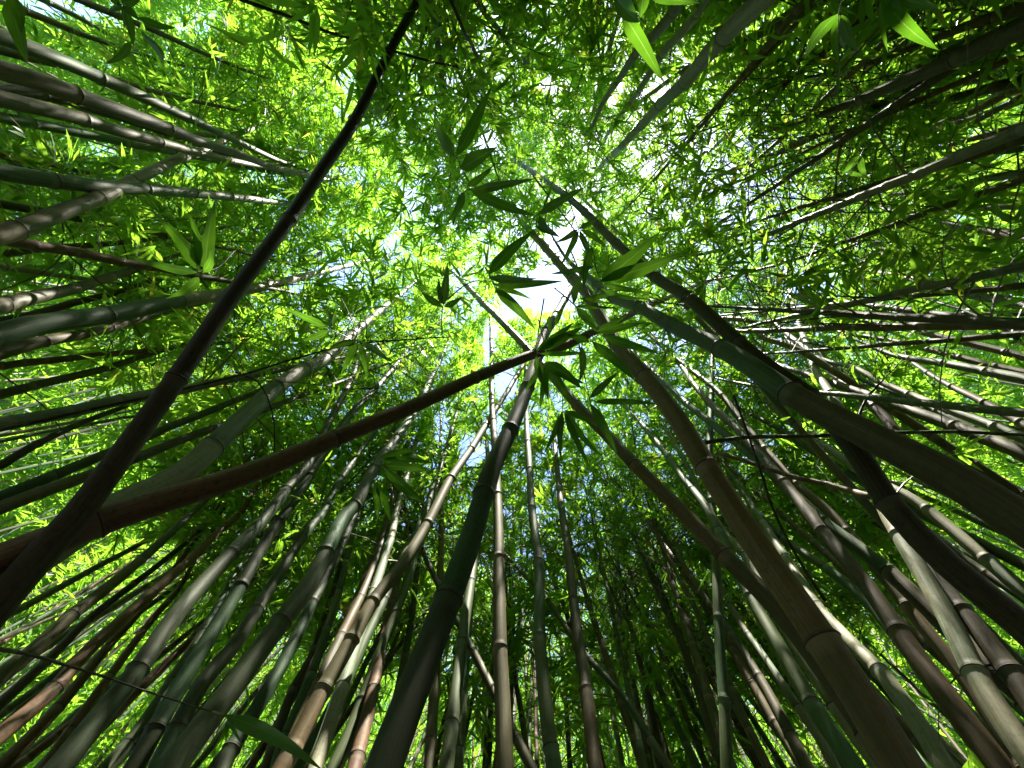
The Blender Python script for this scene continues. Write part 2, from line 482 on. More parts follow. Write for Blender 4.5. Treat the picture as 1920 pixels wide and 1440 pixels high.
def culm_mesh(parent, path, rad, nodes, mat, rng, seg=10, name='culm', rings=False, bend=0.0, tone=None):
    """path (n,3), rad(n); nodes: metres along the path"""
    s = np.concatenate([[0], np.cumsum(np.linalg.norm(np.diff(path, axis=0), axis=1))])
    total = s[-1]
    offs = [-.030, -.012, -.005, 0.0, .004, .009, .016, .035] if seg >= 12 else [-.02, 0.0, .006, .02]
    mult = {-.030: 1.0, -.012: 1.05, -.005: 1.11, 0.0: 1.13, .004: 1.04, .009: 1.08, .016: 1.0, .035: .985, -.02: 1.0, .006: 1.04, .02: .99}
    samp = [(x, 1.0) for x in np.arange(0, total, 0.12 if seg >= 12 else 0.3)] + [(total, .9)]
    for nd in nodes:
        samp = [q for q in samp if abs(q[0] - nd) > .045]
        for o_ in offs:
            if 0 < nd + o_ < total:
                samp.append((nd + o_, mult[o_]))
    samp.sort()
    ss = np.array([q[0] for q in samp]); mm = np.array([q[1] for q in samp])
    P = interp_path(path, s, ss)
    # a slight zigzag from internode to internode
    nd = np.array([0.0] + list(nodes) + [total + .01])
    if bend:
        zz = rng.normal(size=(len(nd), 3)) * bend * .7
        P = P + np.stack([np.interp(ss, nd, zz[:, q]) for q in range(3)], 1) * np.interp(ss, s, rad)[:, None]
    R = np.interp(ss, s, rad) * mm
    V, Q, a = tube(P, R, seg)
    idx = np.clip(np.searchsorted(nd, ss, side='right') - 1, 0, len(nd) - 2)
    h = (ss - nd[idx]) / (nd[idx + 1] - nd[idx])
    rr = rng.random(len(nd))
    if tone:
        rr = np.where((nd + .02 < tone[0]) == (tone[1] == 'm'), .95, .05) + rng.random(len(nd)) * .1
    al = np.zeros((len(ss), seg, 3)); al[:, :, 0] = np.cos(a) * .05; al[:, :, 1] = np.sin(a) * .05; al[:, :, 2] = ss[:, None]
    jt = np.zeros((len(ss), seg, 3)); jt[:, :, 0] = h[:, None]; jt[:, :, 1] = rr[idx][:, None]; jt[:, :, 2] = (nd[idx + 1] - ss)[:, None]
    nv = len(V)
    V = np.vstack([V, P[:1], P[-1:]])
    c0 = np.stack([np.full(seg, nv), (np.arange(seg) + 1) % seg, np.arange(seg)], 1)
    b = nv - seg
    c1 = np.stack([np.full(seg, nv + 1), b + np.arange(seg), b + (np.arange(seg) + 1) % seg], 1)
    z3 = np.zeros((2, 3))
    org = path[0]
    o = mesh_obj(name, V - org, [Q, np.concatenate([c0, c1])], [mat], parent,
                 {'along': np.vstack([al.reshape(-1, 3), z3]), 'joint': np.vstack([jt.reshape(-1, 3), z3])})
    if rings:
        for k_, x in enumerate(nodes):
            if x < rings[0] or x > rings[1]:
                continue
            u = np.array([-.0045, -.003, .0, .003, .0045])
            q = interp_path(P, ss, np.clip(x + u, 0, total))
            rb = np.interp(x, s, rad)
            rp = rb * np.array([1.0, 1.125, 1.165, 1.125, 1.0])
            Vr, Qr, _ = tube(q, rp, seg)
            mesh_obj('joint_ring', Vr - org, [Qr], [M_RING], o)
            if x > rings[2] and rng.random() < .45:
                dd = unit(np.append(rng.normal(size=2), .5)); Lk = rng.choice([.03, .05, .12, .3])
                q0 = interp_path(P, ss, np.array([x + .012]))[0]
                uu = np.linspace(0, 1, 6)[:, None]
                qq = q0 + dd * uu * (Lk + rb) + np.array([0, 0, .25]) * uu ** 2 * Lk + np.outer(np.sin(uu[:, 0] * 9), rng.normal(size=3)) * .02 * Lk
                Vs, Qs, _ = tube(qq, np.linspace(.0042, .0014, 6), 6)
                mesh_obj('branch_stub', Vs - org, [Qs], [M_DTWIG], o)
    return o


N_LEAVES = 0
CULM_BASES = []


def stretch(P, T):
    """apparent width of a thin culm through P along T, relative to what its depth alone gives"""
    v = unit(P - EYE)
    o = unit(np.cross(T, v)) * .01
    x, y, z = project(np.array([P + o, P - o]))
    t2x, t2y, _ = project(np.array([P, P + unit(T) * .01]))
    tx, ty = t2x[1] - t2x[0], t2y[1] - t2y[0]; L = math.hypot(tx, ty) + 1e-9
    w = abs((x[1] - x[0]) * ty - (y[1] - y[0]) * tx) / L
    return w / (.02 * F / project(P[None])[2][0])


def solve_path(pts, w0, w1, R0, vert=1.0):
    P, R1 = solve_path0(pts, w0, w1, R0, vert)
    for _ in range(2):
        k0, k1 = stretch(P[0], P[1] - P[0]), stretch(P[-1], P[-1] - P[-2])
        P, R1 = solve_path0(pts, w0 / k0, w1 / k1, R0, vert)
    return P, R1


def solve_path0(pts, w0, w1, R0, vert=1.0):
    """pixel polyline (nearest first) + apparent widths -> points in space; the far end's depth is a compromise
    between what its width says and what keeps the culm close to upright"""
    zn = 2 * R0 * F / w0
    A = EYE + zn * ray(*pts[0])
    zf_w = 2 * R0 * .72 * F / w1
    best, bz = 1e9, zf_w
    for g in np.exp(np.linspace(math.log(.35), math.log(2.2), 70)):
        zf = zf_w * g
        Bp = EYE + zf * ray(*pts[-1])
        v = Bp - A
        L = np.linalg.norm(v)
        if L < .3 or v[2] < 0.05 * L: continue
        lean = math.degrees(math.acos(np.clip(v[2] / L, -1, 1)))
        c = (math.log(g) / .4) ** 2 + vert * (lean / 14) ** 2
        if g * .72 > 1.05: c += 50
        if c < best: best, bz = c, zf
    Bp = EYE + bz * ray(*pts[-1])
    out = [A]
    D = Bp - A
    for p in pts[1:-1]:
        r = ray(*p)
        # point of this pixel's ray nearest to the straight line A-B
        w_ = A - EYE
        a, b, c = r.dot(r), r.dot(D), D.dot(D)
        d, e = r.dot(w_), D.dot(w_)
        den = a * c - b * b
        t = (c * d - b * e) / den if abs(den) > 1e-9 else zn
        t = float(np.clip(t, min(zn, bz), max(zn, bz)))
        out.append(EYE + t * r)
    out.append(Bp)
    return np.array(out), w1 * bz / (2 * F)


WAT = {}


def parse(txt):
    pts, marks = [], []
    for i, tk in enumerate(txt.split()):
        if tk.endswith('n'):
            marks.append(i); tk = tk[:-1]
        w = None
        if '@' in tk: tk, w = tk.split('@')
        x, y = tk.split(','); pts.append((float(x), float(y))); WAT[(float(x), float(y))] = float(w) if w else None
    return pts, marks


def hand_bamboo(line, idx):
    global N_LEAVES
    kind, R0, w0, w1, label, txt = [q.strip() for q in line.split('|')]
    opt = kind[1:]; kind = kind[0]
    R0, w0, w1 = float(R0), float(w0), float(w1)
    rng = np.random.default_rng(1000 + idx)
    pts, marks = parse(txt)
    P3, R1 = solve_path(pts, w0, w1, R0, 0.25 if 'l' in opt else 1.0)
    # down to the ground
    d0 = unit(P3[0] - P3[1])
    d0 = unit(d0 + np.array([0, 0, -.35])) if d0[2] > -.6 else d0
    low = []
    if d0[2] < -0.05:
        t = P3[0][2] / -d0[2]
        t = min(t, 5.0)
        low = [P3[0] + d0 * t * f for f in (1.0, .5)]
        if low[0][2] > 0.02: low[0] = np.array([low[0][0], low[0][1], 0.0])
    # beyond the visible end: the leafy top, arching over
    d1 = unit(P3[-1] - P3[-2])
    ext = 2.4 if 'x' not in opt else 0.0
    n_low = len(low)
    out = np.array([d1[0], d1[1], 0]); lean = np.linalg.norm(out)
    hi = []
    if ext:
        side = out / lean if lean > .05 else unit([rng.normal(), rng.normal(), 0])
        d = d1.copy(); p = P3[-1].copy()
        for q in range(5):
            d = unit(d + np.array([0, 0, .35 - .22 * q]) + side * .10)
            p = p + d * ext / 5
            hi.append(p.copy())
    ctrl = np.array(list(low) + list(P3) + hi)
    path = smooth_path(ctrl, 90)
    s = np.concatenate([[0], np.cumsum(np.linalg.norm(np.diff(path, axis=0), axis=1))])

    def s_of(p):
        return s[np.argmin(np.linalg.norm(path - p, axis=1))]
    sA, sB = s_of(P3[0]), s_of(P3[-1])
    xs = [0, sA, sB]; rs = [R0 * 1.06, R0, R1]
    mid = [(s_of(P3[q]), WAT[pts[q]] * project(P3[q:q + 1])[2][0] / (2 * F) / stretch(P3[q], P3[q + 1] - P3[q - 1])) for q in range(1, len(pts) - 1) if WAT[pts[q]]]
    xs = [0, sA] + [q[0] for q in mid] + [sB]; rs = [R0 * 1.06, R0] + [q[1] for q in mid] + [R1]
    if ext: xs.append(s[-1]); rs.append(.004)
    rad = np.interp(s, xs, rs)
    fine = interp_path(path, s, np.linspace(0, s[-1], 1500))
    fs = np.linspace(0, s[-1], 1500)
    marked = [fs[np.argmin(np.linalg.norm(fine - P3[m], axis=1))] for m in marks]
    nodes = node_positions(s[-1], marked, rng, 0.36 + R0 * 2 * rng.uniform(.5, 1.2))
    if 'o' in opt: nodes = [q for q in nodes if q > min(marked) - .01 or q < min(marked) - 1.3]
    root = bpy.data.objects.new('bamboo', None); COL.objects.link(root)
    root.location = path[0]; root.empty_display_size = .1
    tag(root, label, 'bamboo', 'bamboo culms rising overhead')
    big = max(w0, 1) >= 14
    culm_mesh(root, path, rad, nodes, MC[kind], rng, seg=20 if big else 12, rings=(s[0], sB + .3, sA + (sB - sA) * .25) if big else None, bend=.12,
              tone=(marked[0], 'm') if 'm' in opt else ((marked[1], 'n') if 'n' in opt else None))
    if ext:
        zB = project(P3[-1:])[2][0]
        o, n = crown(root, path, rad, sB - .25 if pts[-1][1] > 0 else sB + .9, rng, [M_LEAF, M_TWIG], dens=.8, spread=.7 if zB < 5 else .95, nearest=3.0, factor=.85)
        N_LEAVES += n
    CULM_BASES.append(path[0])
    lean = math.degrees(math.acos(np.clip(unit(P3[-1] - P3[0])[2], -1, 1)))
    zz = project(P3)[2]
    if lean > 28 or R1 > R0 * 1.02:
        print('lean', idx, label[:40], round(lean), 'z', round(zz[0], 2), round(zz[-1], 2), 'R1', round(R1, 3), 'base', path[0].round(1))
    return root


#  kind(+l leaning, x no leafy top) | radius m | px width near | px width far | label | pixels near -> far, n marks a joint
CULMS = """
Dl|0.038|68|14|thickest dark pole sweeping from the lower left corner up to the top edge|0,1130 60,1060 150,960@55 330,710@41n 430,560 540,410@29n 600,320 663,227@23n 730,97n 783,0 800,-45
Rlx|0.045|68|6|big reddish brown culm crossing diagonally from lower left past the centre|-30,1062 100,1010 200,970@53 333,927 467,887 625,823@32n 773,763 893,708n 1003,663@18n 1060,648 1100,627n 1157,603n 1207,577 1263,553 1290,540 1347,520
W|0.062|72|7|thick pale waxy culm left of centre with greyish streaks|0,1090 130,1010 250,935 333,897 397,838n 460,780 517,728n 565,695 613,671n 660,627n 697,597n 728,570n 780,527
B|0.055|82|14|massive brown culm running from the bottom right up to the central gap|1730,1500 1640,1350 1543,1204n 1430,1040 1325,877n 1262,775 1207,707n 1157,647n 1123,590 1100,550 1073,523n 1037,480 1000,440
Mmo|0.055|84|15|thickest green culm sweeping from the right edge to the sky gap, brown below its joint|1960,1010 1800,905 1665,835 1560,782 1480,738n 1393,677 1330,642 1260,613n 1200,577n 1140,553 1095,515n
D|0.050|62|9|long dark brown culm above the thickest green one, from right edge to upper middle|1990,1240 1880,1140 1780,1060 1668,940n 1600,835 1520,745 1435,685 1385,641n 1290,556n 1230,520n 1157,457n 1097,397n 1060,365n 1010,330 967,303
W|0.030|13|5|thin pale culm just right of and parallel to the dark brown one at the top|1420,715 1350,640 1260,545 1180,457n 1140,418n 1107,387n 1075,355n 1047,330 1013,290
B|0.045|44|9|straight brown culm crossing from upper left of centre to lower right|1600,1330 1510,1205 1430,1110 1357,1043n 1280,960 1193,873n 1140,817 1083,760n 1023,693 967,630 927,590n 873,535
K|0.050|74|11|thick dark green culm rising from the bottom left of centre to the centre crossing|705,1500 740,1393 790,1260 840,1127n 873,1043 900,960 923,880 957,807n 985,740 1001,692 1017,637 1043,590n 1078,528
B|0.042|36|6|upright tan culm at bottom centre rising straight to the sky gap|946,1480 945,1440 942,1327 938,1217n 935,1047n 933,960 928,847n 923,763 922,680n 920,603
G|0.036|32|7|bright green culm with a sunlit side just right of the bottom centre|1050,1500 1042,1440 1035,1402n 1023,1310 1013,1193n 1010,1053n 998,960 993,880n 988,790n 987,693
B|0.038|30|5|slim tan culm right of the bright green one, curving slightly at the bottom|1126,1480 1117,1440 1102,1293n 1090,1227 1075,1127n 1062,1010n 1053,960 1043,863n 1033,780 1027,727
G|0.036|30|9|light green culm left of bottom centre beside the thick dark green one|832,1480 837,1440 848,1357n 867,1203n 875,1145 883,1090n 893,1020 903,960 912,890
G|0.034|22|6|narrow green culm tucked behind the light green one at bottom centre|855,1480 860,1420 868,1300n 876,1200 888,1080 905,960 915,860
B|0.040|38|8|sunlit orange brown culm slanting up to the centre from the bottom left|500,1490 560,1380 620,1270 660,1200n 700,1127n 760,1050 802,981n 847,897n 890,830 933,763n 973,697
K|0.045|50|6|long dark olive culm from the bottom left edge to left of centre|60,1500 110,1440 190,1340 255,1260n 333,1147 417,1053 483,985 538,918n 583,860 613,797n 640,747n 660,707n 680,653 693,613
K|0.044|40|6|green culm with a whitish bulging joint, left of the big pale green one|230,1480 250,1440 291,1364n 345,1270 400,1180 450,1098n 500,1010 560,925 600,860 655,779n 700,733 736,692n 773,647 820,607
K|0.052|58|7|large green culm streaked tan, bottom left of centre, up to the leaves|300,1490 320,1440 367,1377 433,1293 527,1167n 583,1093 640,977 667,947 700,880n 743,820n 780,767n 800,727n 827,670 843,633
K|0.040|40|8|green culm between the bulging-joint culm and the large tan-streaked one|285,1475 300,1440 333,1368n 383,1277 433,1220 482,1143n 567,1007n 607,960 640,897n 700,813
K|0.040|36|8|smooth green culm low left of centre, left of the tan-streaked bundle|405,1480 415,1440 434,1405n 493,1310 540,1227 588,1127n 640,1020 690,900n 740,800
G|0.038|30|8|green culm below centre left, crossing behind the orange brown one|535,1480 560,1430 600,1370 640,1290n 673,1220 720,1125n 747,1060 780,1000n 810,930 835,865
G|0.036|26|5|pale green culm rising from bottom left of centre to the bright leaves|612,1480 625,1440 640,1410 678,1313n 713,1220 743,1150n 773,1060 790,1000n 807,927 830,863n 850,797 863,743n 876,690
W|0.034|24|5|weathered tan and grey culm with a small scar, lower left of centre|640,1290 660,1230 700,1110n 733,1010n 743,960 757,913 780,830n 797,770
B|0.034|22|8|tan culm close left of the weathered scarred one|540,1470 560,1420 600,1300 640,1190n 683,1087 700,1040n 730,960 755,870
G|0.034|24|7|green culm low in the left middle, between tan culms|515,1460 530,1400 590,1250 635,1110n 650,1053n 667,977 700,890
O|0.034|20|8|shaded olive culm low left of centre, straight and thin|700,1480 715,1440 740,1327 760,1227n 773,1150 785,1040n 790,970
B|0.036|24|5|tan culm near bottom centre left of the thick dark green pole|804,1480 808,1387n 812,1330 820,1200n 825,1080 827,960n 825,870 827,790
O|0.034|14|7|dark thin culm directly left of the upright tan culm at bottom|908,1480 910,1440 915,1330n 923,1230 927,1150
B|0.030|14|5|thin sunlit tan culm directly right of the upright tan culm at the bottom|995,1480 990,1440 980,1350n 967,1277 957,1200n 950,1100
R|0.042|32|10|brown culm filling the very bottom, left of centre, under the dark green pole|655,1480 665,1440 700,1290n 730,1150 755,1040
Ol|0.030|22|7|thin dark green culm leaning right to left across the bottom centre|1015,1480 997,1440 967,1383 923,1293 887,1220n 857,1163 827,1107n 790,1030 753,960 735,920
Ol|0.026|18|5|thin green culm leaning across the bottom, from right corner side to the upright tan culm|1275,1470 1257,1440 1220,1387n 1173,1310 1107,1237n 1073,1193 1023,1120n 997,1093 947,1040 900,995
G|0.034|26|6|thin upright green culm right of centre crossing in front of all the slanting ones|1366,1490 1363,1440 1357,1313n 1348,1193 1342,1043n 1338,960 1330,880 1334,740n 1335,697 1340,613n 1350,520
W|0.042|52|7|mottled grey culm with purple tinge bending from lower right corner to upper right|1950,1450 1915,1400 1850,1300 1828,1262n 1780,1160 1730,1075 1687,1003n 1663,960 1620,860 1573,763 1557,738n 1533,697 1513,647n 1493,590 1480,540n 1475,493
Mm|0.045|46|9|dark green culm parallel below the mottled grey one at lower right|1960,1360 1920,1310 1850,1250 1750,1150 1668,1073n 1600,1020 1540,975 1467,904n 1393,840 1330,790n 1280,750 1220,693
B|0.042|50|5|brown culm with sharp joints running from bottom right to right of centre|1910,1480 1880,1440 1780,1310 1685,1184n 1620,1090 1542,998n 1500,945 1430,860 1372,796n 1347,773 1300,720 1280,690n 1240,647 1213,613
B|0.038|34|7|tan culm with a green band, between the brown culm and the mottled grey one|1910,1420 1800,1260 1700,1137n 1640,1060 1560,965 1493,907n 1430,837 1390,790n 1347,735 1290,690 1230,640
W|0.045|42|8|brilliantly sunlit pale culm beside the massive brown one at lower right|1800,1480 1773,1440 1747,1393 1680,1293 1650,1257n 1613,1220 1567,1173 1527,1127 1430,980n 1370,880
W|0.036|26|7|narrow culm with one blazing sunlit edge left of the massive brown one|1670,1475 1647,1440 1563,1323n 1493,1213 1440,1120 1397,1040n 1360,1000 1323,943n 1280,857 1245,800n 1210,760
W|0.034|22|7|pale green sunlit culm left of the blazing narrow one at bottom right|1590,1480 1567,1440 1533,1377 1497,1327n 1430,1227 1403,1190n 1380,1153 1353,1103 1310,1020
G|0.042|38|6|plain green culm between the two sunlit culms at lower right|1625,1480 1600,1440 1520,1320n 1460,1210 1407,1117n 1330,960 1280,897 1257,863n 1213,807 1173,763n 1147,723
B|0.036|26|8|tan culm close right of the upright green one near the bottom|1535,1480 1513,1440 1463,1343 1423,1270n 1363,1177 1310,1100 1255,1020
G|0.040|34|9|green culm low right with brown upper joints, beside the tan one|1890,1480 1860,1440 1750,1290 1680,1193 1617,1120 1547,1063n 1467,1010 1420,960n 1370,890
R|0.046|36|7|reddish brown culm between the mottled grey culm and the long dark one|1960,1035 1860,950 1740,870 1690,820 1640,764n 1570,707 1530,670n 1480,630 1443,597n 1420,570
B|0.044|32|9|greyish tan culm low over the thick green one at right edge|1960,868 1920,850 1790,800n 1647,747 1567,720 1510,700n 1475,690
W|0.040|24|8|strongly sunlit pale green culm right of centre near the right edge|1960,838 1920,823 1847,793 1780,767n 1713,743 1653,717 1600,690 1553,677
G|0.036|22|9|green culm just beneath the strongly sunlit one at right|1960,880 1870,830 1757,770n 1697,743 1640,722
W|0.040|22|8|pale sunlit culm in the right middle above the sunlit green pair|1960,722 1920,712 1850,697n 1763,680 1680,667 1620,643
B|0.036|17|6|sunlit tan culm high in the right middle|1960,682 1920,670 1813,643n 1680,613 1563,590 1500,577
B|0.034|16|6|sunlit tan culm lying below the highest sunlit one, right middle|1960,708 1820,676 1690,642n 1597,625 1503,597
D|0.038|22|6|dark nearly level culm in the right middle against bright leaves|1965,616 1920,610 1813,597n 1713,583 1613,570 1507,557
G|0.040|24|6|grey green culm reaching in from the right edge above the dark level one|1965,582 1920,573 1847,557n 1797,547n 1713,523 1647,510 1573,493
B|0.032|13|7|tan culm directly above the grey green one at the right edge|1960,552 1920,547 1797,533n 1663,510
B|0.040|20|7|tan culm with pink sunlight at right edge below the pale pair|1960,815 1920,795 1847,755n 1763,713 1680,660
W|0.044|30|9|sunlit green and white culm running under the thickest green one at right|1965,1140 1920,1110 1850,1050n 1760,975 1700,930 1640,900n 1553,840 1513,813 1467,780n 1400,715
G|0.036|18|8|slim green culm under the sunlit white one near the thick green culm|1750,975 1650,925n 1580,880 1520,843 1467,807n 1397,770
B|0.036|22|9|tan culm low at the right edge between two dark ones|1960,1150 1920,1120 1850,1075n 1780,1027 1700,960
Bl|0.034|14|6|sunlit thin tan culm meeting the thick green one right of the sky gap|1570,700 1507,660 1467,643 1423,630n 1400,600 1280,597 1247,577 1207,557
D|0.050|60|32|black shaded culm across the lower right corner|1980,1375 1920,1290 1860,1215 1812,1150
G|0.044|34|7|grey green culm at upper left, uppermost of the converging bundle|-40,55 0,68 90,103 190,147n 270,183 350,220n 400,243 450,267n 520,300n 560,313
B|0.046|40|8|brown culm in the upper left bundle with a blue grey joint|-40,117 0,132 70,152 140,177n 230,210 313,240n 380,267 433,284n 510,312n 580,330
D|0.038|24|6|very dark thin culm beneath the brown one in the upper left bundle|-40,158 0,165 120,187 250,228n 375,272 500,318
B|0.044|34|7|lower brown culm of the upper left bundle, fading to grey at its end|-40,175 0,187 80,205 155,224n 230,248 300,266n 370,286n 450,304 520,318
G|0.038|22|6|green culm lowest in the upper left bundle|-40,210 0,220 120,243 241,269n 320,284 393,299n 450,311 507,322n 590,331
G|0.044|34|6|green brown culm running level below the bundle at left|-40,312 0,323 90,339 190,350 273,354n 350,361 430,368n 530,381n 585,384n 640,386
B|0.044|44|8|grey tan culm crossing the upper left bundle from below|-40,452 25,432n 100,405 185,374n 240,343 297,314n 335,298 377,284n 437,255n 475,240n 503,227
R|0.036|18|7|faint reddish culm below the grey tan crossing one at left|-30,482 70,468 180,459n 260,452 340,442
B|0.036|18|8|brown culm close to the top left corner|0,10 40,21 100,43 145,62n 220,87
G|0.034|13|7|dim thin culm across the bright gap in the top left|50,-15 110,14 170,45n 215,72
D|0.030|15|6|dark thin culm crossing the bright top left leaves|120,-15 170,8 300,62n 370,95 430,120
B|0.036|22|7|yellowish brown culm behind the top of the upper left bundle|-40,88 0,92 40,103n 110,120 200,146 320,180n 400,197
W|0.030|9|5|thin silver culm beyond the bundle's tip at upper left|450,262 495,272 550,282n 600,292 640,300
W|0.032|13|5|pale brown culm meeting the top edge right of the big dark pole|712,-30 722,0 750,50n 778,95n 800,130 822,180
B|0.034|15|8|brown culm cut by the top edge in the dense upper middle leaves|875,-30 893,0 915,30n 935,56 970,110
W|0.036|24|7|silvery culm, left one of the upright pair near the top right of centre|1300,-45 1263,20n 1230,60 1193,97n 1160,147n 1133,187 1115,227
B|0.032|11|5|thin brown stem left of the silvery pair near the top|1170,-20 1163,20 1150,65 1137,110n 1122,170 1107,227
W|0.036|22|5|silvery brown culm, right one of the upright pair near the top|1350,-30 1323,0 1280,60 1243,100n 1200,167n 1165,215 1140,250 1125,278
W|0.050|44|6|large silvery culm from the top edge curving down to the bright leaves|1480,-50 1435,-3 1400,28 1360,66n 1320,110 1285,152n 1240,195n 1205,232n 1173,267 1140,298n 1107,333
B|0.030|11|7|short brown culm glimpsed left of the large silvery one|1310,118 1270,140 1235,165n 1200,190
B|0.028|8|4|thin tan culm among the lit leaves right of the upper sky gap|1350,328 1320,341 1280,360 1235,378n 1195,395
D|0.036|18|9|dark culm from the top edge right of the large silvery one|1560,-25 1520,0 1480,25n 1440,50 1400,72 1360,92
W|0.038|18|6|pale mottled culm slanting through the dark leaves at upper right|1830,28 1790,46 1720,77n 1665,102 1610,127n 1560,143 1500,165n 1400,225 1345,270
B|0.044|34|14|thick brown culm cut by the top right corner|1965,-8 1920,12 1870,30n 1830,42 1780,62
D|0.050|46|12|thickest dark culm at upper right, sunlit at its edge|1970,25 1920,50 1860,75 1797,105n 1740,132 1697,150 1613,187n 1540,215
D|0.038|20|9|dark culm beneath the thickest dark one at upper right|1965,122 1920,130 1850,145n 1780,162 1700,185
B|0.042|28|9|brown culm third from the top at the right edge|1965,137 1920,150 1863,165n 1763,190 1700,212
R|0.038|20|7|reddish culm with pale band at the right edge, upper part|1965,152 1920,165 1893,173n 1830,207 1770,228 1713,247
D|0.036|16|8|dark thin culm over the glittering sky patch at right|1965,175 1920,188 1847,215n 1760,240
R|0.036|17|7|reddish dark culm under the glittering sky patch at right|1965,222 1920,233 1870,247n 1813,263 1730,287
G|0.038|20|8|dark green culm at the right edge with black joints|1965,320 1920,325 1840,335n 1797,348 1730,358
B|0.036|15|7|pinkish sunlit thin culm at the right edge above the sloping one|1965,383 1920,385 1860,389 1800,395n 1740,404
R|0.040|26|7|reddish culm dappled with sun sloping down to the right edge|1965,462 1920,447 1870,436 1813,427n 1770,416 1725,405
W|0.026|14|4|pale smooth stem bending down among the leaves at far left|-40,492 0,500 60,509 127,519n 217,531n 253,543 283,552
B|0.046|34|7|tan culm fanning from the left edge above the orange one|-40,587 0,577 70,557 143,539n 200,520 260,503n 300,490 345,474
R|0.036|19|7|orange brown culm above the big green one at the left edge|-40,612 0,603 70,588n 140,567 213,549n 317,517 362,506
Nn|0.052|48|5|big green culm reaching in from the left edge and turning tan|-50,634 0,625 73,607 197,590n 265,577 333,563n 433,547 510,533n 563,519n 633,503 725,480
B|0.044|28|8|brown streaked culm just under the big green one at left|-40,675 0,663 80,640n 150,627 207,613n 300,587n 367,570 417,560
B|0.038|20|6|brown culm alone in the dark leaves of the left middle|-40,750 0,740 60,724n 130,707 200,690n 290,660 360,643 440,628
D|0.034|18|8|dark brown culm low at the left edge over the dark branch|-35,885 0,873 67,833n 130,803 187,780 240,760
R|0.040|33|7|brown culm with a blazing sunlit end at the lower left edge|-30,1405 0,1380 60,1330 105,1290n 167,1217 233,1160 283,1113n 350,1055 410,997n 453,960 483,910n 533,883
R|0.036|26|8|orange brown culm behind the sunlit-ended one at lower left|60,1480 83,1440 143,1353 207,1267 263,1190n 300,1145 333,1107 370,1040
O|0.042|34|9|dark olive culm at the left edge above the sunlit-ended one|-40,1305 0,1270 67,1217 133,1155n 200,1103 283,1033 350,970n 420,905
D|0.036|22|8|blackish culm between the olive and the sunlit-ended one at left|-35,1350 0,1320 100,1230 167,1160n 283,1070 367,1003
G|0.040|32|9|green culm at bottom left, right of the long olive one|170,1475 200,1440 267,1360 320,1280 380,1186n 400,1150 450,1060
B|0.038|34|10|streaked tan culm at the bottom, right of the large tan-streaked green one|515,1480 533,1440 567,1353 640,1193n 680,1110 715,1020
D|0.036|24|9|dark culm squeezed beside the streaked tan one at the bottom|485,1480 500,1440 517,1387 550,1293n 590,1217 633,1077
R|0.040|28|9|red brown culm left of the long olive one at the bottom left corner|-30,1470 40,1400 130,1300 200,1215n 260,1150 330,1060
O|0.034|16|6|leaning grey green culm right of the slim tan one, lower right of centre|1320,1330 1280,1210 1250,1147n 1227,1093 1200,1027n 1173,977 1150,920
D|0.032|14|6|dark slim culm fourth right of the slim tan one at the bottom|1250,1480 1243,1440 1233,1393 1213,1293n 1187,1193 1160,1060n 1147,990
B|0.032|14|6|brown slim culm next to the dark slim one at bottom right of centre|1228,1480 1220,1440 1207,1393 1190,1293n 1173,1227 1157,1127
W|0.030|12|7|sun-flecked thin pale culm right of the slim tan one at the bottom|1172,1480 1167,1440 1150,1343n 1137,1277 1120,1180
B|0.034|14|7|sunlit culm with white patches at the right of the dark slim trunks|1360,1200 1330,1150 1280,1070n 1250,1027 1227,997 1195,940
R|0.032|12|6|reddish slim culm behind the slim tan one near the bottom|1090,1260 1083,1227 1060,1143n 1040,1093 1020,1010
"""
HB = []
FLECKS = [('uppermost of the converging', 500, 295, .18), ('grey tan culm crossing', 470, 245, .18), ('thin silver', 550, 282, .15), ('big green culm reaching', 630, 505, .18), ('thick pale waxy', 740, 555, .15), ('silvery culm, left', 1180, 110, .09), ('large silvery', 1290, 145, .10), ('large silvery', 1380, 45, .12), ('bright green culm with a sunlit', 992, 830, .22), ('blazing sunlit end', 60, 1330, .14), ('brilliantly sunlit', 1600, 1200, .2), ('one blazing', 1580, 1345, .2),
          ('strongly sunlit pale green', 1750, 755, .3), ('sunlit green and white', 1720, 945, .25), ('tan culm high in the right', 1640, 600, .3), ('below the highest sunlit', 1640, 630, .3),
          ('pink sunlight', 1850, 757, .25), ('upright tan culm at bottom', 942, 1340, .1), ('mottled grey', 1880, 1370, .14), ('sloping down', 1830, 430, .2),
          ('sunlit orange', 870, 850, .2), ('sunlit culm with white patches', 1250, 1030, .15),
          ('pale green sunlit', 1430, 1230, .18), ('thin pale culm just', 1130, 405, .2), ('sunlit thin tan culm meeting', 1450, 640, .25)]
for ln in (q for q in CULMS.strip().splitlines() if q.strip()):
    kind, R0, w0, w1, label, txt = [q.strip() for q in ln.split('|')]
    P3, R1 = solve_path(parse(txt)[0], float(w0), float(w1), float(R0), 0.25 if 'l' in kind else 1.0)
    fine = smooth_path(P3, 500)
    fx, fy, fz = project(fine)
    for key, qx, qy, rd in FLECKS:
        if key in label:
            SHAFTS.append((fine[np.argmin(np.hypot(fx - qx, fy - qy))], rd * .85))
    HB.append(P3[0][:2])
    wpx = np.linspace(float(R0), R1, 500) * 2 * F / np.maximum(fz, .1)
    for X_, Y_, Z_, W_ in zip(fx, fy, fz, wpx):
        if W_ < 8: continue
        h_ = int(W_ / 20) + (1 if W_ > 12 else 0)
        i0, j0 = int(Y_ // 10), int(X_ // 10)
        if 0 <= i0 < 144 and 0 <= j0 < 192:
            s_ = (slice(max(0, i0 - h_), i0 + h_ + 1), slice(max(0, j0 - h_), j0 + h_ + 1))
            CLEAR[s_] = np.maximum(CLEAR[s_], Z_)
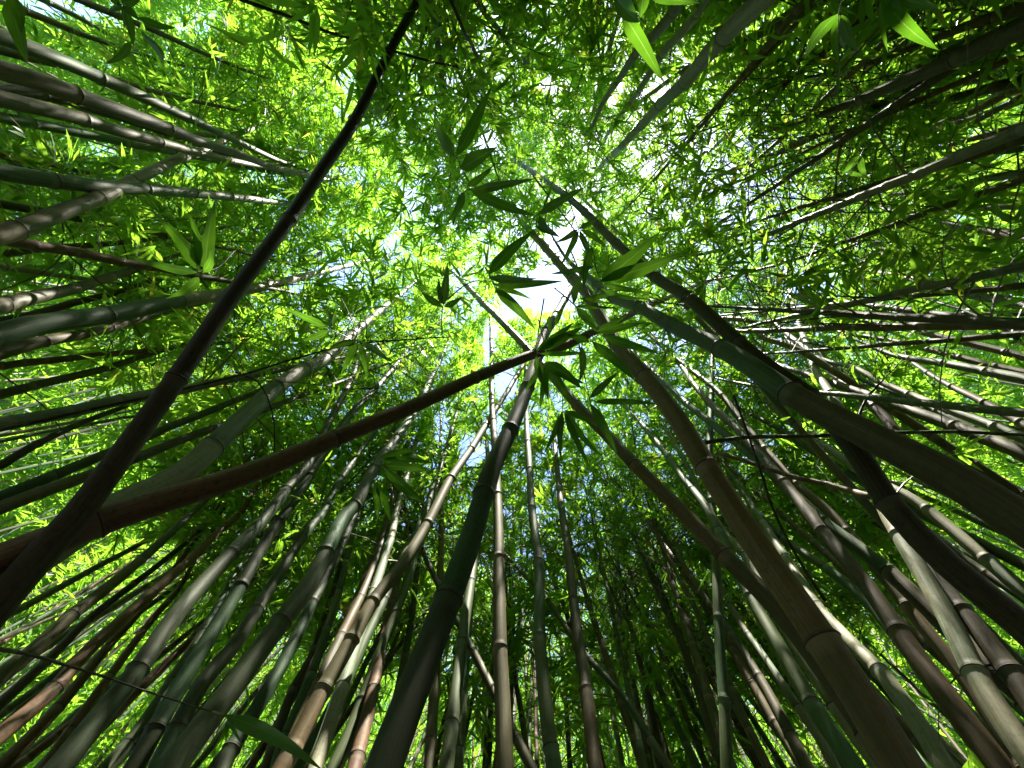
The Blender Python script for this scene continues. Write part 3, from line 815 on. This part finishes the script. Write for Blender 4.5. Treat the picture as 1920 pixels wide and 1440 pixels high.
rngF = np.random.default_rng(77)
proto = []
pos = []
tries = 0
hb = HB
while len(pos) < 206 and tries < 60000:
    tries += 1
    a = rngF.random() * 2 * math.pi
    rho = math.sqrt(rngF.uniform(3.0 ** 2, 11.5 ** 2))
    p = np.array([math.cos(a), math.sin(a)]) * rho
    if len(pos) < 30: p = np.array([rngF.uniform(1.7, 4.5), rngF.uniform(-3.2, .3)]); rho = np.hypot(*p)
    elif len(pos) < 85: p = np.array([rngF.uniform(-.3, 5.5), rngF.uniform(2.2, 7)]); rho = np.hypot(*p)
    elif len(pos) < 125: p = np.array([rngF.uniform(-5.5, .2), rngF.uniform(2.2, 7)]); rho = np.hypot(*p)
    elif len(pos) < 160: p = np.array([rngF.uniform(-.6, 3.8), rngF.uniform(3.4, 6.2)]); rho = np.hypot(*p)
    elif len(pos) < 178: p = np.array([rngF.uniform(-3, 2.5), rngF.uniform(-5.5, -2.2)]); rho = np.hypot(*p)
    elif len(pos) < 190: p = np.array([rngF.uniform(-4.5, -2.2), rngF.uniform(-2.0, 1.2)]); rho = np.hypot(*p)
    mind = .55 + .045 * rho
    if len(pos) < 190: mind = .28
    if any(np.hypot(*(p - q)) < mind for q in pos): continue
    if rho < 5 and p[1] > -1 and any(np.hypot(*(p - q)) < .3 for q in hb): continue
    pos.append(p)
pos.sort(key=lambda q: math.hypot(*q))



FILL = []
for i, p in enumerate(pos):
    rng = np.random.default_rng(5000 + i)
    rho = np.hypot(*p)
    H = rng.uniform(10.0, 13.5) if rho > 5 else rng.uniform(8.5, 11)
    R = rng.uniform(.030, .044)
    la = rng.random() * 6.28; lm = abs(rng.normal()) * .09
    inward = -p / rho
    topv = np.array([math.cos(la) * lm + inward[0] * .05, math.sin(la) * lm + inward[1] * .05])
    u = np.linspace(0, 1, 12)
    xy = p[None, :] + (topv[None, :] * H) * u[:, None] + (inward + rng.normal(size=2) * .8)[None, :] * (np.clip(u - .6, 0, 1)[:, None] ** 2) * (5.5 if rho > 5 else 2.5)
    zz = H * (u - .55 * np.clip(u - .72, 0, 1) ** 1.6)
    path = smooth_path(np.column_stack([xy, zz]), 70)
    s = np.concatenate([[0], np.cumsum(np.linalg.norm(np.diff(path, axis=0), axis=1))])
    rad = R * np.interp(s / s[-1], [0, .5, .8, 1], [1.05, .82, .45, .1])
    cx_, cy_, cz_ = project(path[:58])
    if ((cz_ > .3) & (cz_ < 5.5) & (cx_ > 60) & (cx_ < 720) & (cy_ > 0) & (cy_ < 300)).any() and p[1] < -.4: continue
    if p[0] > 1 and p[1] < .4 and rho < 4.5: rad = rad * .72
    FILL.append((p, rho, path, s, rad, rng))
    if rho < 9:
        fine = smooth_path(path[:int(len(path) * .62)], 400)
        fx, fy, fz = project(fine)
        for X_, Y_, Z_ in zip(fx, fy, fz):
            i0, j0 = int(Y_ // 10), int(X_ // 10)
            if Z_ > .3 and math.hypot(X_ - 1003, Y_ - 590) > 380 and 0 <= i0 < 144 and 0 <= j0 < 192: CLEAR[i0, j0] = max(CLEAR[i0, j0], Z_)

THICKET = []
rng = np.random.default_rng(91)
for q in range(900):
    aa = rng.random() * 6.28 if q < 330 else rng.uniform(-.1, 3.24); r = rng.uniform(7.0, 18)
    b = np.array([math.cos(aa) * r, math.sin(aa) * r, 0]); tp = b + np.array([rng.normal() * 1.1, rng.normal() * 1.1, rng.uniform(10, 13)])
    u = np.linspace(0, 1, 14)[:, None]
    bow_ = np.array([rng.normal(), rng.normal(), 0]) * .25
    line = b * (1 - u) + tp * u + bow_ * np.sin(u * 3.14)
    rd_ = rng.uniform(.028, .045)
    THICKET.append(tube(line, np.linspace(rd_, rd_ * .3, 14), 7)[:2])
    if r < 14:
        fine = smooth_path(line[:11], 200); fx, fy, fz = project(fine)
        for X_, Y_, Z_ in zip(fx, fy, fz):
            i0, j0 = int(Y_ // 10), int(X_ // 10)
            if Z_ > .3 and Y_ > 700 and 0 <= i0 < 144 and 0 <= j0 < 192: CLEAR[i0, j0] = max(CLEAR[i0, j0], Z_)

for qx, qy, qz in [(1200, 70, .85), (1560, 70, 1.0), (1590, 70, 1.0), (1700, 45, .95), (1735, 40, .95), (1620, 310, 1.7)]:
    SHAFTS.append((EYE + qz * ray(qx, qy), .10))
rs_ = np.random.default_rng(4)
for q in range(60):                                    # and deeper in, ahead
    SHAFTS.append((np.array([rs_.uniform(-3.5, 4.5), rs_.uniform(4.5, 11), rs_.uniform(2.5, 7)]), rs_.uniform(.12, .38)))
for q in range(110):                                    # dapples over the right-hand side of the grove
    SHAFTS.append((np.array([rs_.uniform(1.2, 5.0), rs_.uniform(-.6, 2.6), rs_.uniform(1.5, 5)]), rs_.uniform(.05, .19)))
for i, ln in enumerate(q for q in CULMS.strip().splitlines() if q.strip() and not q.startswith('#')):
    hand_bamboo(ln, i)

# ------------------------------------------------------------------ thin dead branches crossing the view
def stick(line, idx):
    kind, w0, z, w1, label, txt = [q.strip() for q in line.split('|')]
    rng = np.random.default_rng(50 + idx)
    pts, marks = parse(txt)
    z0, z1 = [float(q) for q in z.split(',')]
    n = len(pts)
    P3 = np.array([EYE + (z0 + (z1 - z0) * i / (n - 1)) * ray(*p) for i, p in enumerate(pts)])
    path = smooth_path(P3, 60)
    s = np.concatenate([[0], np.cumsum(np.linalg.norm(np.diff(path, axis=0), axis=1))])
    rad = np.linspace(float(w0) * z0, float(w1) * z1, 60) / (2 * F)
    root = bpy.data.objects.new('bamboo_branch', None); COL.objects.link(root); root.location = path[0]
    tag(root, label, 'branch')
    nodes = node_positions(s[-1], [], rng, .22)
    culm_mesh(root, path, rad, nodes, MC[kind], rng, seg=12, name='stalk', bend=.5)
    for x in nodes[1::2]:
        if rng.random() < .6:
            p = interp_path(path, s, np.array([x]))[0]
            d = unit(rng.normal(size=3) + np.array([0, 0, .3]))
            L = rng.uniform(.05, .16)
            u = np.linspace(0, 1, 5)[:, None]
            q = p + d * u * L + np.array([0, 0, -.3]) * u ** 2 * L
            V, Q, _ = tube(q, np.linspace(.0022, .0008, 5), 5)
            mesh_obj('side_twig', V - path[0], [Q], [M_DTWIG], root)


STICKS = """
D|8|1.6,3.0|2|long dark thin branch crossing the left half almost level under the nearest culms|-40,812 0,807 283,743 460,700 640,650 787,635 843,632
D|9|1.0,1.8|2|thin brown branch crossing the lower left corner and ending at a broad leaf|-30,1217 50,1227 150,1257 267,1293 417,1340
D|7|2.4,3.4|4|dark branch running from the top edge towards the big dark pole, upper left|430,-10 530,28 640,68 722,92 860,128 
D|7|2.2,2.8|5|dark dead twig with knobs hanging at the top edge right of the big dark pole|838,-15 870,60 885,85 897,110
G|8|3.0,2.6|6|thin green level stick behind the thick culms at right|1310,832 1427,820 1510,817 1660,811 1800,810 1925,816
R|13|2.2,3.4|7|thin dark red branch slanting down behind the brown culm right of centre|1640,936 1580,917 1493,893 1407,867 1343,850
D|6|2.0,2.6|4|thin dark stem falling between the green culms right of the vertical green one|1547,1127 1520,1083 1480,1017 1447,947 1423,870 1375,740
D|3|2.6,2.8|2|curved hanging wiry vine left of the pale waxy culm|440,697 473,707 503,747 515,813 510,897
D|3|2.4,2.8|2|wiry dark stem crossing beneath the dark thin branch at far left|0,700 40,730 90,770 130,830
O|8|2.6,4.2|3|thin olive branch slanting through the leaves at far right|1930,650 1850,600 1773,570 1697,547 1560,500
"""
for i, ln in enumerate(STICKS.strip().splitlines()):
    stick(ln, i)


# ------------------------------------------------------------------ broad leaves hanging close overhead
def big_leaf(parent, org, p0, p1, w, z0, z1, rng, name='leaf'):
    A = EYE + z0 * ray(*p0); B = EYE + z1 * ray(*p1)
    zm = (z0 + z1) / 2
    Wm = w * zm / F
    D = B - A; L = np.linalg.norm(D); D /= L
    view = unit((A + B) / 2 - EYE)
    S = np.cross(D, view); S /= np.linalg.norm(S)
    roll = rng.uniform(-.5, .5)
    N = np.cross(S, D)
    S = S * math.cos(roll) + N * math.sin(roll); N = np.cross(S, D)
    Wm /= math.cos(roll)
    nu, nv = 18, 7
    V, A_ = [], []
    bow = rng.uniform(-.05, .05) * L; sag = rng.uniform(.02, .06) * L; tw = rng.uniform(-.5, .5)
    rn = rng.uniform(.1, .8)
    for i in range(nu):
        t = i / (nu - 1)
        prof = (min(1, t / .22) ** .75) * (1 - max(0, (t - .22) / .78) ** 1.9) if t > 0 else .05
        prof = max(prof, .02)
        c = A + D * L * t + S * bow * math.sin(math.pi * t) - np.array([0, 0, 1]) * sag * math.sin(math.pi * t) * -1
        Sr = S * math.cos(tw * t) + N * math.sin(tw * t)
        Nr = np.cross(Sr, D)
        for j in range(nv):
            v = j / (nv - 1) * 2 - 1
            rip = math.sin(t * 23 + v * 2) * .012 * L * abs(v) * .5
            V.append(c + Sr * v * Wm * .5 * prof + Nr * (abs(v) ** 1.3 * Wm * .13 * prof + rip * prof * .4))
            A_.append((rn, (v + 1) / 2, t))
    V = np.array(V) - org
    Q = np.array([[i * nv + j, i * nv + j + 1, (i + 1) * nv + j + 1, (i + 1) * nv + j] for i in range(nu - 1) for j in range(nv - 1)])
    return mesh_obj(name, V, [Q], [M_BIG], parent, {'tint': np.array(A_)})


def spray(label, z, twig, leaves, seed):
    """twig: pixel polyline from its (hidden) origin to the tip; leaves: (x0,y0,x1,y1,w)"""
    rng = np.random.default_rng(seed)
    n = len(twig)
    P3 = np.array([EYE + (z * (1.25 - .25 * i / (n - 1))) * ray(*p) for i, p in enumerate(twig)])
    path = smooth_path(P3, 24)
    root = bpy.data.objects.new('leaf_spray', None); COL.objects.link(root); root.location = path[-1]
    tag(root, label, 'leaf spray', 'broad leaf sprays hanging close overhead')
    V, Q, _ = tube(path, np.linspace(.0028, .0011, 24), 6)
    mesh_obj('twig', V - path[-1], [Q], [M_DTWIG], root)
    for (x0, y0, x1, y1, w) in leaves:
        z0 = z * rng.uniform(.985, 1.01); z1 = z0 * rng.uniform(.90, 1.10)
        # petiole from the twig to the leaf
        big_leaf(root, path[-1], (x0, y0), (x1, y1), w * 1.15, z0, z1, rng)
        a = EYE + z0 * ray(x0, y0)
        j = np.argmin(np.linalg.norm(path - a, axis=1))
        if np.linalg.norm(path[j] - a) > .003:
            u = np.linspace(0, 1, 5)[:, None]
            Vp, Qp, _ = tube(path[j] * (1 - u) + a * u, np.full(5, .0010), 5)
            mesh_obj('leaf_stalk', Vp - path[-1], [Qp], [M_TWIG], root)


SPRAYS = [
    ('two long pointed leaves crossing the brown culm right of the sky gap', 1.15, [(1000, 330), (1090, 450), (1127, 527)], [(1127, 527, 1238, 434, 27), (1128, 526, 1291, 470, 25), (1110, 462, 1094, 547, 13), (1117, 499, 1030, 514, 10)]),
    ('dark five-leaf spray just left of the central sky gap', 1.25, [(840, 560), (880, 530), (923, 527)], [(917, 514, 1002, 432, 20), (917, 520, 1008, 522, 14), (925, 534, 1057, 527, 14), (928, 541, 1004, 618, 17), (930, 540, 998, 562, 9)]),
    ('fan of narrow leaves overlapping the green culm top right of the sky gap', 1.2, [(1070, 470), (1100, 540), (1112, 562)], [(1127, 533, 1232, 553, 9), (1090, 560, 1170, 540, 9), (1087, 560, 1148, 570, 7), (1080, 575, 1158, 578, 7), (1125, 540, 1213, 560, 8), (1075, 570, 1098, 505, 12)]),
    ('leaf fan springing from the tip of the big diagonal brown culm', 1.3, [(1020, 560), (1010, 620), (1006, 662)], [(1006, 658, 1076, 604, 15), (1010, 656, 1094, 612, 18), (1013, 663, 1117, 660, 9), (1005, 668, 1020, 728, 12), (1012, 680, 1028, 750, 14), (1020, 680, 1092, 730, 20), (1030, 592, 1031, 626, 8), (1040, 612, 1062, 560, 8)]),
    ('leaf spray hanging over the crossing of the brown diagonal and the upright brown culm', 1.3, [(1040, 540), (1075, 570), (1125, 626)], [(1081, 577, 1124, 626, 14), (1120, 622, 1175, 592, 12), (1127, 625, 1208, 605, 13), (1130, 630, 1241, 664, 15), (1110, 640, 1193, 716, 17), (1105, 640, 1060, 628, 12), (1090, 650, 1085, 720, 12)]),
    ('three dark leaves spreading below the centre over the thin brown culm', 1.25, [(1085, 640), (1095, 700), (1106, 750)], [(1106, 747, 1161, 696, 12), (1113, 753, 1240, 758, 11), (1107, 757, 1158, 852, 16)]),
    ('drooping bright five-leaf spray right of the sunlit green culm', 1.35, [(1060, 690), (1055, 730), (1055, 772)], [(1054, 773, 1019, 852, 10), (1055, 774, 1052, 868, 11), (1058, 774, 1108, 880, 12), (1060, 772, 1130, 857, 12), (1060, 770, 1122, 800, 10)]),
    ('leaf spray lying on the big pale green culm left of centre', 1.3, [(780, 950), (740, 900), (712, 868)], [(713, 858, 790, 843, 11), (713, 863, 815, 868, 10), (715, 874, 818, 887, 14), (722, 880, 806, 950, 18), (702, 905, 708, 978, 10), (706, 905, 735, 985, 12), (712, 872, 745, 910, 14)]),
    ('upright pair of long leaves with a bright lower leaf, upper middle', 1.3, [(930, 380), (880, 340), (858, 296)], [(856, 292, 922, 161, 20), (851, 292, 812, 212, 18), (864, 317, 932, 276, 24)]),
    ('long level leaves left of the upper right culm pair, upper middle', 1.3, [(850, 420), (860, 370), (882, 355)], [(882, 357, 1005, 335, 15), (884, 358, 1003, 404, 17), (875, 350, 925, 310, 12), (870, 360, 835, 420, 12)]),
    ('single dark leaf above the sky gap crossing the grey-brown culm', 1.2, [(960, 380), (990, 410), (1008, 402)], [(1010, 402, 1099, 350, 15), (1018, 392, 1040, 328, 4), (1012, 405, 1030, 440, 12), (1005, 425, 1050, 445, 12)]),
    ('sunlit lime leaves entering from the top edge right of centre', .85, [(1215, -60), (1190, -20), (1160, -8)], [(1165, 20, 1246, 156, 24), (1150, -12, 1198, 42, 32), (1205, -15, 1200, 34, 20), (1215, -8, 1316, 6, 14)]),
    ('three sunlit lime leaves hanging together near the top, right of the pale culms', 1.0, [(1600, -60), (1585, -20), (1572, 26)], [(1571, 26, 1508, 112, 19), (1573, 26, 1573, 124, 13), (1577, 28, 1610, 98, 17), (1574, 120, 1574, 200, 6)]),
    ('sunlit lime leaves by the top edge at upper right, tips browned', .95, [(1600, -60), (1630, -30), (1655, -4)], [(1655, -4, 1760, 94, 24), (1680, -4, 1762, 18, 18), (1650, 0, 1665, 98, 9), (1668, -6, 1690, 20, 18)]),
    ('small pair of bright leaves low in the dense foliage at right', 1.7, [(1640, 250), (1625, 270), (1614, 290)], [(1612, 292, 1577, 329, 10), (1614, 292, 1629, 336, 10), (1590, 325, 1628, 334, 7)]),
    ('dark spray of long leaves over the level brown culms at left', 1.2, [(440, 470), (410, 500), (376, 512)], [(370, 511, 236, 479, 14), (374, 508, 285, 396, 20), (384, 507, 404, 372, 20), (373, 520, 312, 560, 17), (372, 500, 350, 390, 12), (380, 512, 392, 455, 12)]),
    ('small dark three-leaf spray above the pale waxy culm left of centre', 1.5, [(680, 650), (650, 632), (618, 617)], [(616, 616, 519, 572, 12), (616, 620, 566, 638, 12), (620, 613, 612, 578, 10), (624, 613, 630, 578, 7)]),
    ('dark upright spray above the twig crossing left of the central sky gap', 1.5, [(829, 632), (828, 600), (830, 576)], [(828, 576, 789, 546, 12), (831, 572, 840, 495, 14), (833, 576, 868, 556, 10), (828, 570, 822, 520, 9)]),
    ('curling big leaf in the top left corner', .8, [(-30, -30), (0, -20), (20, -4)], [(18, -4, 52, 120, 24), (25, -10, 40, 62, 16)]),
    ('dark ragged leaf cluster at the top edge on the bright upper left gap', 1.6, [(205, -30), (225, -5), (232, 10)], [(228, 8, 200, 22, 10), (232, 10, 232, 52, 12), (236, 12, 262, 40, 12), (238, 20, 250, 88, 12), (228, 5, 262, 0, 14), (265, 60, 302, 120, 12), (258, 32, 330, 52, 12), (246, 78, 196, 120, 12), (220, 10, 210, -6, 12)]),
    ('drooping leaves below the centre crossing, left of the slim tan culm', 1.35, [(1010, 600), (1022, 650), (1030, 690)], [(1030, 690, 1075, 765, 13), (1028, 692, 1012, 770, 12), (1032, 688, 1100, 720, 12), (1026, 688, 985, 735, 11)]),
    ('small spray right above the central sky gap', 1.4, [(1060, 350), (1075, 400), (1085, 430)], [(1085, 432, 1050, 500, 10), (1087, 432, 1110, 500, 11), (1089, 430, 1140, 468, 10), (1083, 430, 1040, 455, 9), (1087, 428, 1120, 410, 9)]),
    ('tuft of long leaves low on the pale culm left of the centre', 1.5, [(640, 560), (660, 600), (672, 640)], [(672, 640, 640, 700, 11), (674, 642, 690, 715, 12), (676, 640, 735, 680, 11), (670, 638, 610, 660, 10)]),
    ('broad dark leaf drooping in the lower left at the end of the thin branch', .8, [(400, 1335), (410, 1338), (417, 1340)], [(420, 1340, 606, 1445, 24), (425, 1345, 458, 1402, 5)]),
]
for i, (lab, z, tw, lv) in enumerate(SPRAYS):
    spray(lab, z, tw, lv, 300 + i)

# ------------------------------------------------------------------ the grove behind: individual slender bamboos
def sector(px, py):
    h = 'upper' if py < 480 else ('middle' if py < 960 else 'lower')
    w = 'left' if px < 640 else ('centre' if px < 1280 else 'right')
    return h + ' ' + w


KN = {'G': 'green', 'O': 'olive', 'B': 'tan', 'R': 'reddish brown', 'W': 'pale waxy', 'D': 'dark'}
for i, (p, rho, path, s, rad, rng) in enumerate(FILL):
    kind = rng.choice(list('GGGOBBWWR'))
    root = bpy.data.objects.new('bamboo', None); COL.objects.link(root); root.location = path[0]
    mx, my, mz = project(path[int(len(path) * .45)][None, :])
    px, py = (mx[0], my[0]) if mz[0] > 0 else (960, -100)
    px = min(max(px, 0), 1919); py = min(max(py, 0), 1439)
    tag(root, 'slender %s bamboo deep in the grove, %s of the view' % (KN[kind], sector(px, py)), 'bamboo',
        'slender %s bamboos far back at the %s' % (KN[kind], sector(px, py)))
    nodes = node_positions(s[-1], [], rng, rng.uniform(.3, .42))
    culm_mesh(root, path, rad, nodes, MC[kind], rng, seg=10 if rho < 8 else 7, bend=.2)
    start = (.30 if p[1] < -1.0 and rho < 6.5 and abs(p[0]) < 2.5 else .42) + rng.uniform(-.04, .07)
    if p[1] > 0: start = (.56 if rho < 7.5 else .36) + rng.uniform(-.06, .08)
    o, n = crown(root, path, rad, s[-1] * start, rng, [M_LEAF, M_TWIG], dens=.85 if rho < 9 else .7, spread=1.15,
                 leafL=.175 if rho > 5 else .22, factor=.8 if rho < 7 else 1.0, nearest=3.0, rich=rho < 8)
    N_LEAVES += n
print((LAI[::4, ::6]).round(1)); print('LAI', LAI.mean().round(2), TARGET.mean().round(2)); print('leaves', N_LEAVES, 'fillers', len(pos))

# ------------------------------------------------------------------ far thicket (one mass) and ground
rng = np.random.default_rng(9)
n = 800000
a = rng.random(n) * 6.2832; rr = rng.uniform(9.5, 20, n)
T = np.column_stack([np.cos(a) * rr, np.sin(a) * rr, rng.uniform(.4, 17.5, n)])
# clumps: crowns are bunched, with looser air between them
ph = np.sin(T[:, 0] * 2.1 + 1.3 * np.sin(T[:, 2] * .9)) * np.sin(T[:, 1] * 1.9 + np.sin(T[:, 2] * 1.1)) * np.sin(T[:, 2] * 1.4 + T[:, 0])
x_, y_, z_ = project(T)
seen = (z_ > .5) & (x_ > -30) & (x_ < 1950) & (y_ > -30) & (y_ < 1470)
sel = rng.random(n) < np.where(seen, np.clip(.85 + .8 * ph, .15, 1), .18)
T = T[sel]; n = len(T)
k = 6
D = randunit(rng, n) * np.array([1, 1, .6]) + np.array([0, 0, -.3]); D /= np.linalg.norm(D, axis=1)[:, None]
d = np.repeat(D, k, 0) + randunit(rng, n * k) * .7; d /= np.linalg.norm(d, axis=1)[:, None]
base = np.repeat(T, k, 0) + randunit(rng, n * k) * .12
L = rng.uniform(.18, .33, n * k)
rnd = rng.random(n * k) * .93
km = keep_mask(base, rng, 3)
km[km] = thin(base[km], (L * L * .17)[km], rng, 1.3)
V, A, Fs = leaf_quads(base[km], d[km], (np.array([0, 0, 1.]) + randunit(rng, n * k) * .8)[km], L[km], L[km] * .17, rnd[km], rng.uniform(0, .2, n * k)[km], rng, False)
VV = [V]; AA = [A]; FF = list(Fs); MI = [np.zeros(len(Fs[0]))]
off = len(V)
for Vt, Qt in THICKET:
    VV.append(Vt); AA.append(np.zeros_like(Vt)); FF.append(Qt + off); MI.append(np.full(len(Qt), 1 + len(VV) % 3)); off += len(Vt)
th = mesh_obj('bamboo_thicket', np.concatenate(VV), FF, [M_LEAF, MC['O'], MC['B'], MC['G']], None, {'tint': np.concatenate(AA)}, np.concatenate(MI), smooth=False)
tag(th, 'far bamboo thicket closing the view all around behind the grove', 'thicket', None, 'stuff')

mg = bpy.data.materials.new('leaf_litter_soil'); t = NT(mg)
tc = t.n('ShaderNodeTexCoord')
n1 = t.n('ShaderNodeTexNoise', Scale=9.0, Detail=8.0, Roughness=0.7); t.set(n1.inputs['Vector'], tc.outputs['Object'])
vo = t.n('ShaderNodeTexVoronoi', Scale=22.0); t.set(vo.inputs['Vector'], tc.outputs['Object'])
c = t.mix(t.ramp(n1.outputs[0], [(.35, (0, 0, 0)), (.65, (1, 1, 1))]), (0.05, 0.033, 0.02), (0.13, 0.095, 0.06))
c = t.mix(0.35, c, vo.outputs['Color'], 'MULTIPLY')
b = t.n('ShaderNodeBsdfPrincipled', Roughness=.9); t.set(b.inputs['Base Color'], c)
bp = t.n('ShaderNodeBump', Strength=.6, Distance=.03, Height=n1.outputs[0]); t.set(b.inputs['Normal'], bp.outputs[0])
t.set(t.out.inputs['Surface'], b.outputs[0])
g = 81
xs = np.sign(np.linspace(-1, 1, g)) * np.abs(np.linspace(-1, 1, g)) ** 2.2 * 300
X, Y = np.meshgrid(xs, xs)
Z = .05 * np.sin(X * 1.3) * np.cos(Y * 1.1) - .06
I = (np.arange(g - 1)[:, None] * g + np.arange(g - 1)[None, :]).ravel()
gr = mesh_obj('ground', np.column_stack([X.ravel(), Y.ravel(), Z.ravel()]), [np.stack([I, I + 1, I + g + 1, I + g], 1)], [mg])
tag(gr, 'brown ground under fallen bamboo leaves', 'ground', None, 'structure')
